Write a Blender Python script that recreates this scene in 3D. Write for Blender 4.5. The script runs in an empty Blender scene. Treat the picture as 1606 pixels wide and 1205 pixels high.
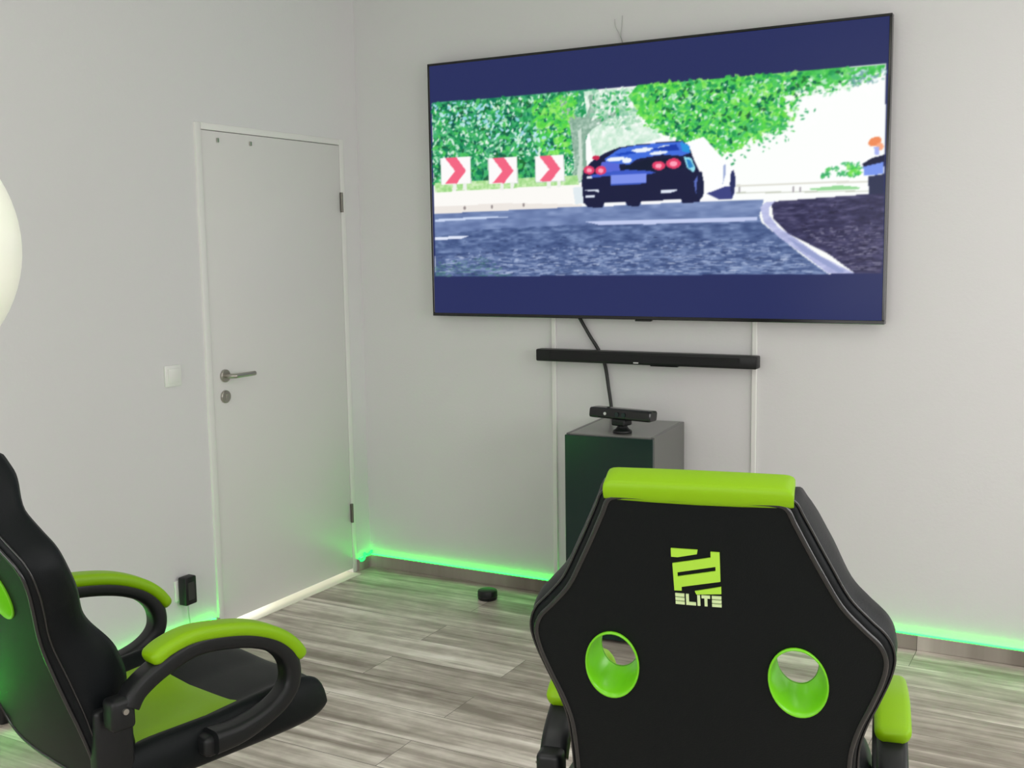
import bpy, bmesh, math, random
import numpy as np
from mathutils import Vector, Matrix
from mathutils.geometry import delaunay_2d_cdt

PI = math.pi
scene = bpy.context.scene
COL = scene.collection

# ---------------------------------------------------------------- helpers
def lin(c):
    return tuple(((v/255)/12.92 if v/255 <= .04045 else (((v/255)+.055)/1.055)**2.4) for v in c)

def material(name, color, rough=.5, metallic=0., spec=.5, coat=0., emis=None, emis_s=0., bump=0., bscale=200., vary=0.):
    m = bpy.data.materials.new(name); m.use_nodes = True
    nt = m.node_tree; b = nt.nodes['Principled BSDF']
    b.inputs['Base Color'].default_value = (*color, 1)
    b.inputs['Roughness'].default_value = rough
    b.inputs['Metallic'].default_value = metallic
    b.inputs['Specular IOR Level'].default_value = spec
    b.inputs['Coat Weight'].default_value = coat
    b.inputs['Coat Roughness'].default_value = .12
    if emis:
        b.inputs['Emission Color'].default_value = (*emis, 1)
        b.inputs['Emission Strength'].default_value = emis_s
    tc = nt.nodes.new('ShaderNodeTexCoord')
    if bump:
        n = nt.nodes.new('ShaderNodeTexNoise'); n.inputs['Scale'].default_value = bscale; n.inputs['Detail'].default_value = 3
        nt.links.new(tc.outputs['Object'], n.inputs['Vector'])
        bp = nt.nodes.new('ShaderNodeBump'); bp.inputs['Strength'].default_value = bump; bp.inputs['Distance'].default_value = .002
        nt.links.new(n.outputs['Fac'], bp.inputs['Height']); nt.links.new(bp.outputs['Normal'], b.inputs['Normal'])
    if vary:
        n2 = nt.nodes.new('ShaderNodeTexNoise'); n2.inputs['Scale'].default_value = 6; n2.inputs['Detail'].default_value = 4
        nt.links.new(tc.outputs['Object'], n2.inputs['Vector'])
        mx = nt.nodes.new('ShaderNodeMix'); mx.data_type = 'RGBA'
        mx.inputs['A'].default_value = (*[c*(1-vary) for c in color], 1); mx.inputs['B'].default_value = (*[min(1, c*(1+vary)) for c in color], 1)
        nt.links.new(n2.outputs['Fac'], mx.inputs['Factor']); nt.links.new(mx.outputs['Result'], b.inputs['Base Color'])
    return m

def obj(name, bm, mat, parent=None, smooth=False, mods=None):
    me = bpy.data.meshes.new(name)
    bmesh.ops.recalc_face_normals(bm, faces=bm.faces[:])
    bm.to_mesh(me); bm.free()
    for m in (mat if isinstance(mat, (list, tuple)) else [mat]): me.materials.append(m)
    if smooth:
        for p in me.polygons: p.use_smooth = True
    o = bpy.data.objects.new(name, me); COL.objects.link(o)
    if parent: o.parent = parent
    return o

def autosmooth(o, deg=35):
    me = o.data
    for p in me.polygons: p.use_smooth = True
    bm = bmesh.new(); bm.from_mesh(me)
    for e in bm.edges:
        if len(e.link_faces) == 2 and e.calc_face_angle(0) > math.radians(deg): e.smooth = False
    bm.to_mesh(me); bm.free()
    return o

def thing(name, label, cat, loc=(0, 0, 0), rotz=0, group=None):
    o = bpy.data.objects.new(name, None); COL.objects.link(o)
    o.empty_display_size = .1
    o.location = loc; o.rotation_euler = (0, 0, rotz)
    o['label'] = label; o['category'] = cat
    if group: o['group'] = group
    return o

def tag(o, label, cat, group=None):
    o['label'] = label; o['category'] = cat
    if group: o['group'] = group
    return o

def struct(o):
    o['kind'] = 'structure'; return o

def box(bm, lo, hi, bevel=0., seg=2, mat=0):
    lo = Vector(lo); hi = Vector(hi)
    r = bmesh.ops.create_cube(bm, size=1)
    vs = r['verts']; c = (lo+hi)/2; d = hi-lo
    for v in vs: v.co = Vector((v.co.x*d.x, v.co.y*d.y, v.co.z*d.z))+c
    fs = set(f for v in vs for f in v.link_faces)
    for f in fs: f.material_index = mat
    if bevel:
        es = list(set(e for v in vs for e in v.link_edges))
        bmesh.ops.bevel(bm, geom=es, offset=bevel, segments=seg, affect='EDGES', profile=.5)
    return bm

def boxm(lo, hi, bevel=0., seg=2):
    return box(bmesh.new(), lo, hi, bevel, seg)

def lathe(bm, prof, axis='Z', c=(0, 0, 0), n=32):
    c = Vector(c); rings = []
    for r, h in prof:
        ring = []
        for i in range(n):
            a = 2*PI*i/n; p = Vector((r*math.cos(a), r*math.sin(a), h))
            if axis == 'X': p = Vector((p.z, p.x, p.y))
            if axis == 'Y': p = Vector((p.x, p.z, p.y))
            ring.append(bm.verts.new(p+c))
        rings.append(ring)
    for a, b in zip(rings, rings[1:]):
        for i in range(n): bm.faces.new((a[i], a[(i+1) % n], b[(i+1) % n], b[i]))
    bm.faces.new(rings[0]); bm.faces.new(rings[-1])
    return bm

def catmull(pts, per=8, closed=False):
    P = [Vector(p) for p in pts]; n = len(P); out = []
    for i in range(n if closed else n-1):
        if closed: p0, p1, p2, p3 = P[i-1], P[i], P[(i+1) % n], P[(i+2) % n]
        else: p0, p1, p2, p3 = P[max(i-1, 0)], P[i], P[i+1], P[min(i+2, n-1)]
        for k in range(per):
            t = k/per
            out.append(.5*((2*p1)+(p2-p0)*t+(2*p0-5*p1+4*p2-p3)*t*t+(3*p1-p0-3*p2+p3)*t**3))
    if not closed: out.append(P[-1])
    return out

def tube(bm, pts, r, n=10, closed=False):
    """round tube along a 3-D polyline"""
    P = [Vector(p) for p in pts]; m = len(P); rings = []
    prev = None
    for i, p in enumerate(P):
        if closed: t = (P[(i+1) % m]-P[i-1]).normalized()
        else: t = (P[min(i+1, m-1)]-P[max(i-1, 0)]).normalized()
        if prev is None:
            a = t.orthogonal().normalized()
        else:
            a = (prev-t*prev.dot(t)).normalized()
        prev = a; b = t.cross(a)
        rr = r(i/(m-1)) if callable(r) else r
        rings.append([bm.verts.new(p+a*rr*math.cos(2*PI*k/n)+b*rr*math.sin(2*PI*k/n)) for k in range(n)])
    prs = list(zip(rings, rings[1:]))
    if closed:
        # best twist match for the closing ring
        A, B = rings[-1], rings[0]
        k0 = min(range(n), key=lambda k: (A[0].co-B[k].co).length)
        prs.append((A, B[k0:]+B[:k0]))
    for A, B in prs:
        for k in range(n): bm.faces.new((A[k], A[(k+1) % n], B[(k+1) % n], B[k]))
    if not closed:
        bm.faces.new(rings[0]); bm.faces.new(rings[-1])
    return bm

def rrect(w, h, r, n=5):
    """rounded rectangle section, list of (a, b)"""
    o = []
    for cx, cy, a0 in ((w/2-r, h/2-r, 0), (-w/2+r, h/2-r, PI/2), (-w/2+r, -h/2+r, PI), (w/2-r, -h/2+r, 1.5*PI)):
        for k in range(n):
            a = a0+PI/2*k/(n-1); o.append((cx+r*math.cos(a), cy+r*math.sin(a)))
    return o

def sweep_yz(bm, path, x, sec, scale=None):
    """sweep a section (a along x, b along the path normal) along a (y, z) path"""
    m = len(path); rings = []
    for i, p in enumerate(path):
        q0 = path[max(i-1, 0)]; q1 = path[min(i+1, m-1)]
        t = Vector((q1[0]-q0[0], q1[1]-q0[1])).normalized(); nn = Vector((-t.y, t.x))
        s = scale(i/(m-1)) if scale else 1.
        rings.append([bm.verts.new((x+a*s, p[0]+nn.x*b*s, p[1]+nn.y*b*s)) for a, b in sec])
    k = len(sec)
    for A, B in zip(rings, rings[1:]):
        for j in range(k): bm.faces.new((A[j], A[(j+1) % k], B[(j+1) % k], B[j]))
    bm.faces.new(rings[0]); bm.faces.new(rings[-1])
    return bm

# ---------------------------------------------------------------- materials
def wall_material():
    m = material('wall_paint', (.705, .692, .700), .85, spec=.25)
    nt = m.node_tree; b = nt.nodes['Principled BSDF']
    tc = nt.nodes.new('ShaderNodeTexCoord')
    n = nt.nodes.new('ShaderNodeTexNoise'); n.inputs['Scale'].default_value = 70; n.inputs['Detail'].default_value = 5; n.inputs['Roughness'].default_value = .65
    nt.links.new(tc.outputs['Object'], n.inputs['Vector'])
    bp = nt.nodes.new('ShaderNodeBump'); bp.inputs['Strength'].default_value = .22; bp.inputs['Distance'].default_value = .003
    nt.links.new(n.outputs['Fac'], bp.inputs['Height']); nt.links.new(bp.outputs['Normal'], b.inputs['Normal'])
    return m

def floor_material(name='laminate', tint=1.):
    m = bpy.data.materials.new(name); m.use_nodes = True
    nt = m.node_tree; N = nt.nodes; Lk = nt.links; b = N['Principled BSDF']
    tc = N.new('ShaderNodeTexCoord')
    br = N.new('ShaderNodeTexBrick')
    br.offset = .37; br.offset_frequency = 2; br.squash = 1
    for k, v in dict(Scale=1., ).items(): br.inputs[k].default_value = v
    br.inputs['Brick Width'].default_value = 1.28; br.inputs['Row Height'].default_value = .192
    br.inputs['Mortar Size'].default_value = .0012; br.inputs['Mortar Smooth'].default_value = .3; br.inputs['Bias'].default_value = 0
    br.inputs['Color1'].default_value = (0, 0, 0, 1); br.inputs['Color2'].default_value = (1, 1, 1, 1); br.inputs['Mortar'].default_value = (.5, .5, .5, 1)
    Lk.new(tc.outputs['Object'], br.inputs['Vector'])
    # each plank gets its own piece of grain: shift by the plank's random value
    sep = N.new('ShaderNodeSeparateXYZ'); Lk.new(tc.outputs['Object'], sep.inputs[0])
    mul = N.new('ShaderNodeMath'); mul.operation = 'MULTIPLY'; mul.inputs[1].default_value = 37.
    Lk.new(br.outputs['Color'], mul.inputs[0])
    def grain(sx, sy, detail, dist):
        c = N.new('ShaderNodeCombineXYZ')
        a = N.new('ShaderNodeMath'); a.operation = 'MULTIPLY'; a.inputs[1].default_value = sx; Lk.new(sep.outputs[0], a.inputs[0])
        d = N.new('ShaderNodeMath'); d.operation = 'MULTIPLY'; d.inputs[1].default_value = sy; Lk.new(sep.outputs[1], d.inputs[0])
        Lk.new(a.outputs[0], c.inputs[0]); Lk.new(d.outputs[0], c.inputs[1]); Lk.new(mul.outputs[0], c.inputs[2])
        n = N.new('ShaderNodeTexNoise'); n.inputs['Scale'].default_value = 1; n.inputs['Detail'].default_value = detail
        n.inputs['Roughness'].default_value = .6; n.inputs['Distortion'].default_value = dist
        Lk.new(c.outputs[0], n.inputs['Vector']); return n
    g1 = grain(.9, 13, 3, .5); g2 = grain(3.2, 60, 4, .3); g3 = grain(11, 16, 3, .0)
    def mm(a, b_, f):
        x = N.new('ShaderNodeMath'); x.operation = 'MULTIPLY_ADD'; Lk.new(a, x.inputs[0]); x.inputs[1].default_value = f
        if hasattr(b_, 'node'): Lk.new(b_, x.inputs[2])
        else: x.inputs[2].default_value = b_
        return x.outputs[0]
    v = mm(g1.outputs['Fac'], 0., 1.25); v = mm(g2.outputs['Fac'], v, .30); v = mm(g3.outputs['Fac'], v, .28); v = mm(br.outputs['Color'], v, .10)
    v = mm(v, -.55, 1.)
    cr = N.new('ShaderNodeValToRGB'); Lk.new(v, cr.inputs['Fac'])
    E = cr.color_ramp.elements
    E[0].position = .22; E[0].color = (*lin((140*tint, 130*tint, 119*tint)), 1)
    E[1].position = .78; E[1].color = (*lin((252*tint, 245*tint, 236*tint)), 1)
    e = E.new(.42); e.color = (*lin((182*tint, 172*tint, 161*tint)), 1)
    e = E.new(.58); e.color = (*lin((221*tint, 212*tint, 201*tint)), 1)
    mx = N.new('ShaderNodeMix'); mx.data_type = 'RGBA'; mx.inputs['B'].default_value = (*lin((92, 86, 78)), 1)
    Lk.new(cr.outputs['Color'], mx.inputs['A']); Lk.new(br.outputs['Fac'], mx.inputs['Factor'])
    Lk.new(mx.outputs['Result'], b.inputs['Base Color'])
    b.inputs['Roughness'].default_value = .42; b.inputs['Specular IOR Level'].default_value = .4
    bp = N.new('ShaderNodeBump'); bp.inputs['Strength'].default_value = .12; bp.inputs['Distance'].default_value = .001
    Lk.new(g2.outputs['Fac'], bp.inputs['Height']); Lk.new(bp.outputs['Normal'], b.inputs['Normal'])
    return m

M_WALL = wall_material()
M_FLOOR = floor_material()
M_BASE = floor_material('skirting_laminate', .86)
M_CEIL = material('ceiling_paint', (.80, .80, .78), .9, spec=.2)
M_DOOR = material('door_lacquer', (.70, .685, .675), .42, spec=.4)
M_FRAME = material('frame_lacquer', (.78, .77, .75), .38)
M_WHITE = material('white_plastic', (.80, .80, .77), .4)
M_CREAM = material('cream_lit_sill', (.86, .85, .72), .4)
M_STEEL = material('brushed_steel', (.42, .40, .36), .35, metallic=.9)
M_DARKSTEEL = material('dark_steel', (.16, .15, .13), .4, metallic=.7)
M_BLACK = material('black_plastic', (.007, .0078, .0085), .42, spec=.35)
M_BLACKG = material('gloss_black_plastic', (.008, .008, .009), .15)
M_CABLE = material('black_cable_rubber', (.014, .014, .014), .5)
M_WIRE = material('grey_wire', (.42, .42, .41), .6)
M_LEATHER = material('black_leather', (.0032, .0050, .0056), .44, spec=.17, bump=.25, bscale=420)
M_LEATHER2 = material('black_leather_side', (.0042, .0056, .0066), .44, spec=.17, bump=.2, bscale=420)
M_PIPING = material('black_piping', (.010, .010, .011), .25, spec=.7)
M_LIME = material('lime_leather', lin((132, 178, 3)), .45, spec=.3, bump=.12, bscale=420)
M_LIMEP = material('lime_hole_trim', lin((118, 205, 30)), .3, spec=.5)
M_LOGO = material('lime_print', lin((172, 222, 62)), .5)
M_LOGO2 = material('pale_lime_print', lin((208, 228, 170)), .5)
M_CAB = material('dark_grey_lacquer', (.115, .112, .108), .30, spec=.6)
M_CABDOOR = material('dark_green_gloss', (.0085, .026, .0225), .16, spec=.4)
M_GREENLED = material('green_led', (.05, .6, .2), .5, emis=(.008, 1., .025), emis_s=15.)
M_GREENLED_SIDE = material('green_led_side', (.05, .6, .2), .5, emis=(.008, 1., .025), emis_s=26.)
M_GREENLED_LOOP = material('green_led_loop', (.05, .6, .2), .4, emis=(.03, .9, .22), emis_s=.9)
M_GLOBE = material('cream_opal_globe', (.86, .87, .76), .3, spec=.4, emis=(1., .98, .80), emis_s=.11)
M_PRINT_GLINT = material('white_print_glint', (.6, .6, .6), .5)
PIC = [
('p',(252,254,252),[(10,946),(1968,943),(1972,178),(8,168)]),
('n',(60,165,115),(25,120,85),(150,215,175),14,[(14,949),(817,945),(802,838),(743,661),(727,552),(16,558)]),
('l','dark',900,7,22,[(13,940),(716,942),(728,649),(683,573),(13,580)]),
('l','mid',900,7,20,[(13,940),(774,938),(757,661),(653,574),(13,580)]),
('l','pale',420,5,14,[(13,940),(803,935),(728,688),(283,671),(13,580)]),
('l','lime',160,8,22,[(507,925),(716,922),(699,690),(564,697)]),
('l','sky',90,6,16,[(13,940),(289,941),(714,715),(534,699),(58,863)]),
('n',(215,240,222),(185,225,200),(250,254,250),16,[(759,939),(1027,940),(1013,799),(1108,730),(801,658)]),
('l','hazeg',260,6,18,[(788,937),(1040,939),(1013,799),(957,765),(816,812)]),
('n',(75,200,85),(40,165,65),(150,230,130),15,[(958,903),(999,945),(1966,941),(1949,898),(1849,864),(1668,848),(1624,781),(1618,723),(1496,690),(1371,666),(1320,637),(1255,672),(1162,727),(1054,771),(1013,836)]),
('l','lime',900,7,20,[(972,902),(1027,945),(1662,941),(1641,757),(1509,690),(1320,644),(1162,727),(1026,785)]),
('l','mid',380,7,18,[(999,942),(1937,939),(1849,868),(1664,837),(1606,712),(1346,643),(1108,738)]),
('l','dark',170,6,15,[(1027,938),(1825,936),(1815,871),(1640,850),(1320,657),(1108,743)]),
('l','pale',260,5,12,[(999,925),(1937,921),(1849,857),(1664,825),(1606,700),(1268,647),(1054,759)]),
('l','white',240,6,15,[(1592,854),(1960,919),(1961,848),(1827,824),(1642,698),(1472,636),(1447,686),(1617,758)]),
('l','skyd',60,5,12,[(1825,931),(1968,936),(1965,881),(1849,868)]),
('l','mid',40,5,10,[(1320,676),(1618,747),(1676,801),(1735,808),(1619,676),(1397,592)]),
('n',(150,184,164),(112,152,132),(196,218,206),10,[(692,554),(713,632),(705,728),(694,807),(656,869),(645,927),(675,925),(695,872),(730,838),(767,833),(788,878),(780,922),(808,922),(814,858),(790,814),(845,836),(930,860),(938,847),(853,809),(796,782),(767,751),(763,660),(777,603),(759,569)]),
('p',(205,222,210),[(721,571),(737,662),(732,779),(747,791),(751,661),(745,570)]),
('p',(130,170,150),[(757,583),(755,713),(764,777),(769,660),(774,603)]),
('l','pale',60,4,9,[(654,692),(714,702),(718,558),(653,561)]),
('l','hazeg',120,5,14,[(803,915),(958,928),(943,778),(830,785),(788,839)]),
('l','lime',70,6,16,[(627,929),(730,931),(715,832),(626,798)]),
('l','mid',50,5,13,[(803,915),(972,937),(957,840),(816,812)]),
('n',(175,225,150),(140,205,120),(225,245,205),12,[(17,592),(727,597),(736,552),(16,549)]),
('p',(252,250,246),[(12,550),(280,553),(748,557),(747,444),(13,456)]),
('p',(238,232,226),[(10,485),(375,490),(747,473),(747,444),(13,451)]),
('p',(150,140,140),[(178,474),(177,470),(175,468),(172,466),(169,466),(167,468),(165,471),(164,474),(165,478),(167,481),(170,482),(173,482),(175,481),(177,478)]),
('p',(150,140,140),[(317,475),(317,472),(315,469),(312,468),(309,468),(307,469),(305,472),(305,476),(305,479),(307,482),(310,484),(313,484),(315,482),(317,479)]),
('p',(150,140,140),[(475,479),(475,475),(473,472),(470,471),(468,471),(465,473),(463,476),(463,479),(464,483),(465,485),(468,487),(471,487),(473,485),(475,482)]),
('p',(200,215,205),[(47,702),(206,702),(210,581),(50,582)]),
('p',(252,250,250),[(54,702),(203,700),(203,584),(54,584)]),
('p',(244,102,132),[(74,701),(134,701),(182,640),(131,584),(71,587),(126,640)]),
('p',(238,242,235),[(111,585),(131,584),(130,554),(110,554)]),
('p',(238,242,235),[(164,586),(184,585),(183,554),(163,555)]),
('p',(200,215,205),[(293,690),(441,690),(446,574),(297,575)]),
('p',(252,250,250),[(299,689),(438,688),(440,577),(300,577)]),
('p',(244,102,132),[(319,688),(376,688),(422,629),(374,577),(316,579),(368,629)]),
('p',(238,242,235),[(355,578),(374,577),(373,547),(354,548)]),
('p',(238,242,235),[(405,579),(424,578),(423,548),(405,549)]),
('p',(200,215,205),[(525,686),(666,686),(671,573),(529,574)]),
('p',(252,250,250),[(531,685),(663,684),(665,576),(532,576)]),
('p',(244,102,132),[(549,684),(603,684),(648,627),(602,576),(548,578),(597,626)]),
('p',(238,242,235),[(584,577),(602,576),(602,547),(584,547)]),
('p',(238,242,235),[(632,577),(650,577),(650,548),(632,548)]),
('p',(222,222,212),[(1413,528),(1916,524),(1916,517),(1413,521)]),
('p',(200,205,190),[(1413,499),(1917,487),(1917,483),(1413,494)]),
('l','mid',60,5,13,[(1728,560),(1832,595),(1889,585),(1891,539),(1740,541)]),
('l','lime',25,5,12,[(1832,578),(1896,580),(1897,543),(1833,544)]),
('p',(150,215,150),[(1701,502),(1811,510),(1885,500),(1880,493),(1706,495)]),
('p',(170,165,170),[(1423,520),(1431,520),(1431,498),(1423,498)]),
('p',(170,165,170),[(1633,512),(1641,512),(1641,490),(1634,491)]),
('p',(170,165,170),[(1660,511),(1667,511),(1668,489),(1660,490)]),
('n',(112,132,178),(86,104,152),(140,158,200),30,[(10,453),(726,463),(999,470),(1524,466),(1507,406),(1526,345),(10,337)]),
('n',(84,104,150),(52,70,118),(128,148,190),16,[(10,354),(277,377),(857,391),(1513,381),(1588,319),(1679,246),(1776,176),(8,168)]),
('l','roadl',620,8,30,[(75,259),(998,316),(1551,308),(1747,178),(39,171)]),
('l','roadd',300,8,26,[(16,317),(710,347),(1526,332),(1747,178),(19,171)]),
('l','roadw',150,8,22,[(76,274),(998,303),(1576,295),(1723,178),(39,171)]),
('l','roadg',160,6,16,[(10,231),(274,258),(401,171),(8,168)]),
('p',(205,218,245),[(12,428),(278,435),(406,429),(12,417)]),
('p',(225,232,250),[(10,348),(195,351),(151,338),(10,334)]),
('p',(195,205,240),[(764,399),(998,401),(1500,399),(1500,386),(1054,382),(828,384)]),
('n',(58,56,92),(36,34,66),(96,92,128),14,[(1554,457),(1765,467),(1973,476),(1972,178),(1876,178),(1769,257),(1624,331),(1562,392)]),
('l','verged',260,7,22,[(1623,439),(1971,462),(1972,181),(1864,197),(1673,325)]),
('l','vergel',200,6,20,[(1672,342),(1969,371),(1972,181),(1876,190)]),
('n',(182,186,226),(160,166,208),(202,206,238),14,[(1510,437),(1532,456),(1569,459),(1547,438),(1547,405),(1580,360),(1654,311),(1746,245),(1876,178),(1776,178),(1679,253),(1585,319),(1525,381)]),
('p',(150,160,205),[(1615,319),(1678,287),(1841,185),(1813,181),(1679,263)]),
('p',(240,140,90),[(1957,673),(1958,666),(1954,658),(1946,652),(1936,648),(1926,648),(1917,651),(1912,656),(1912,664),(1916,671),(1924,678),(1934,681),(1944,682),(1952,679)]),
('p',(250,170,130),[(1967,645),(1965,639),(1962,634),(1957,632),(1951,632),(1945,635),(1941,640),(1940,646),(1941,652),(1945,657),(1950,659),(1956,659),(1961,656),(1965,651)]),
('p',(170,180,240),[(1931,647),(1951,646),(1949,616),(1936,617)]),
('p',(22,26,58),[(1892,585),(1927,606),(1970,615),(1971,572),(1897,566)]),
('p',(120,150,238),[(1896,575),(1968,590),(1967,545),(1897,543)]),
('p',(40,46,78),[(1915,538),(1969,545),(1969,472),(1917,473)]),
('p',(253,254,254),[(1202,703),(1280,723),(1343,651),(1409,590),(1415,502),(1390,474),(1266,468),(1224,588)]),
('p',(225,235,240),[(706,544),(750,547),(758,479),(717,473)]),
('p',(22,26,62),[(748,568),(756,615),(800,654),(852,680),(919,701),(997,707),(1106,711),(1192,711),(1218,692),(1239,637),(1263,587),(1279,507),(1264,466),(1193,463),(1187,480),(1014,476),(1005,455),(958,460),(944,476),(851,476),(842,457),(778,459),(755,479)]),
('p',(66,110,222),[(851,656),(919,696),(997,705),(1106,708),(1192,710),(1221,687),(1223,662),(1192,652),(1106,661),(997,649),(964,628),(863,641)]),
('p',(40,150,225),[(1181,709),(1218,692),(1226,662),(1192,669)]),
('p',(238,245,252),[(944,656),(941,652),(929,648),(913,646),(894,644),(877,645),(865,648),(860,651),(864,656),(875,660),(892,662),(911,663),(928,663),(940,660)]),
('p',(238,245,252),[(975,648),(973,643),(968,638),(959,636),(949,635),(940,637),(933,640),(931,645),(932,650),(938,654),(947,657),(956,657),(966,656),(972,652)]),
('p',(238,245,252),[(1068,687),(1064,683),(1051,679),(1031,676),(1010,675),(990,675),(975,678),(970,681),(974,686),(988,690),(1007,692),(1029,694),(1049,693),(1063,691)]),
('p',(238,245,252),[(1146,692),(1144,689),(1136,686),(1124,684),(1111,683),(1099,684),(1091,686),(1088,689),(1090,692),(1098,695),(1110,697),(1123,697),(1135,697),(1143,695)]),
('p',(238,245,252),[(1130,672),(1127,668),(1116,665),(1100,663),(1082,662),(1066,662),(1054,664),(1050,667),(1053,670),(1064,673),(1080,676),(1098,677),(1114,676),(1126,674)]),
('p',(24,70,190),[(897,674),(975,683),(997,674),(919,666)]),
('p',(24,60,170),[(1052,684),(1165,700),(1181,674),(1122,677)]),
('p',(88,104,215),[(840,647),(919,635),(922,605),(845,593),(828,611)]),
('p',(60,90,200),[(788,593),(885,604),(953,608),(1052,599),(1079,590),(1041,584),(880,586),(788,582)]),
('p',(14,24,50),[(919,615),(964,628),(1041,647),(1181,647),(1192,605),(1068,598),(953,608)]),
('p',(150,225,240),[(1197,649),(1229,642),(1247,602),(1240,583),(1211,604)]),
('p',(40,130,200),[(1208,638),(1226,633),(1239,605),(1218,603)]),
('p',(228,62,105),[(808,613),(805,605),(798,599),(788,596),(777,597),(766,601),(759,607),(757,616),(759,624),(767,630),(777,633),(788,632),(798,628),(805,622)]),
('p',(255,165,188),[(795,612),(794,608),(790,605),(785,604),(779,604),(774,606),(771,609),(770,614),(771,618),(774,621),(780,622),(785,622),(790,620),(794,616)]),
('p',(228,62,105),[(860,610),(858,602),(851,596),(841,593),(830,593),(819,597),(812,604),(810,612),(813,620),(820,626),(830,629),(841,629),(851,625),(858,618)]),
('p',(255,165,188),[(848,609),(847,605),(843,602),(838,600),(832,601),(827,603),(824,606),(823,610),(824,614),(827,617),(833,619),(838,618),(843,616),(847,613)]),
('p',(228,62,105),[(1120,617),(1118,609),(1109,603),(1098,599),(1085,600),(1073,604),(1065,611),(1062,620),(1065,628),(1073,634),(1085,637),(1098,637),(1109,632),(1118,625)]),
('p',(255,165,188),[(1106,616),(1104,612),(1100,609),(1095,607),(1088,608),(1082,610),(1078,613),(1077,618),(1078,622),(1082,625),(1088,626),(1095,626),(1100,624),(1104,620)]),
('p',(228,62,105),[(1188,622),(1184,613),(1175,606),(1162,603),(1147,604),(1134,608),(1125,616),(1121,625),(1125,634),(1134,641),(1147,644),(1162,644),(1175,639),(1184,631)]),
('p',(255,165,188),[(1171,621),(1170,617),(1165,614),(1158,612),(1151,612),(1144,615),(1140,618),(1138,623),(1140,628),(1144,631),(1151,633),(1158,632),(1165,630),(1170,626)]),
('p',(200,40,80),[(832,663),(830,658),(825,655),(818,653),(810,654),(804,656),(799,660),(797,664),(799,669),(804,672),(811,674),(818,673),(825,671),(830,667)]),
('p',(126,146,236),[(880,588),(1038,589),(1037,551),(881,552)]),
('p',(62,90,190),[(879,553),(1037,552),(1037,548),(881,546)]),
('p',(225,232,245),[(763,510),(808,511),(808,499),(763,499)]),
('p',(225,232,245),[(761,534),(825,532),(827,519),(816,524),(764,529)]),
('p',(225,232,245),[(1100,521),(1171,521),(1171,514),(1139,506),(1102,506)]),
('p',(225,232,245),[(771,588),(794,590),(797,579),(773,578)]),
('p',(90,110,190),[(1240,548),(1266,586),(1277,561),(1279,507),(1266,488),(1248,503)]),
('p',(24,30,66),[(1258,587),(1273,586),(1281,546),(1280,492),(1264,468),(1250,508)]),
('p',(60,66,130),[(1292,499),(1318,506),(1369,523),(1395,522),(1408,502),(1398,474),(1344,473)]),
('p',(40,46,96),[(1393,581),(1403,585),(1410,556),(1408,502),(1395,483),(1388,532)]),
('p',(160,175,215),[(1361,606),(1369,611),(1371,572),(1359,533)]),
('p',(250,250,252),[(851,471),(944,472),(950,464),(850,460)]),
('p',(250,250,252),[(1013,476),(1185,478),(1187,467),(1016,463)]),
('p',(250,250,252),[(1264,478),(1329,482),(1336,468),(1266,466)])]
E_R, E_F, E_C = 26.5, 26., 8.
# ---------------------------------------------------------------- room shell
RX, RY, RZ = 5.3, -5.7, 2.78
W = .14
DL, DR, DH = -1.052, -.113, 2.046        # door opening in the left wall
bm = bmesh.new()
box(bm, (-.9, RY-W, -.08), (RX+W, W, 0))
struct(obj('floor', bm, M_FLOOR))
struct(obj('ceiling', boxm((-W, RY-W, RZ), (RX+W, W, RZ+.1)), M_CEIL))
struct(obj('wall_back', boxm((-W, 0, 0), (RX+W, W, RZ)), M_WALL))
bm = bmesh.new()
box(bm, (-W, RY, 0), (0, DL, RZ)); box(bm, (-W, DL, DH), (0, DR, RZ)); box(bm, (-W, DR, 0), (0, 0, RZ))
struct(obj('wall_left', bm, M_WALL))

def wall_with_holes(name, axis, pos, thick, span, holes):
    """wall slab (axis X: plane x = pos) with rectangular window openings (a0, a1, z0, z1)"""
    bm = bmesh.new()
    def b(a0, a1, z0, z1):
        if a1-a0 < 1e-4 or z1-z0 < 1e-4: return
        if axis == 'X': box(bm, (pos, a0, z0), (pos+thick, a1, z1))
        else: box(bm, (a0, pos-thick, z0), (a1, pos, z1))
    cur = span[0]
    for a0, a1, z0, z1 in holes:
        b(cur, a0, 0, RZ); b(a0, a1, 0, z0); b(a0, a1, z1, RZ); cur = a1
    b(cur, span[1], 0, RZ)
    return struct(obj(name, bm, M_WALL))
WIN_R = [(-3.9, -2.3, .85, 2.3), (-1.75, -.45, .85, 2.3)]
WIN_F = [(.7, 2.3, .85, 2.3), (3.0, 4.6, .85, 2.3)]
wall_with_holes('wall_right', 'X', RX, W, (RY, 0), WIN_R)
wall_with_holes('wall_front', 'Y', RY, W, (-W, RX+W), WIN_F)
n = 1
for ax, L_ in (('X', WIN_R), ('Y', WIN_F)):
    for a0, a1, z0, z1 in L_:
        bm = bmesh.new(); t = .06
        def fb(u0, u1, w0, w1):
            if ax == 'X': box(bm, (RX+.05, u0, w0), (RX+.11, u1, w1))
            else: box(bm, (u0, RY-.11, w0), (u1, RY-.05, w1))
        fb(a0, a0+t, z0, z1); fb(a1-t, a1, z0, z1); fb(a0+t, a1-t, z0, z0+t); fb(a0+t, a1-t, z1-t, z1)
        mid = (a0+a1)/2; fb(mid-.04, mid+.04, z0+t, z1-t)
        struct(obj('window_%d' % n, bm, M_FRAME)); n += 1

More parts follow.
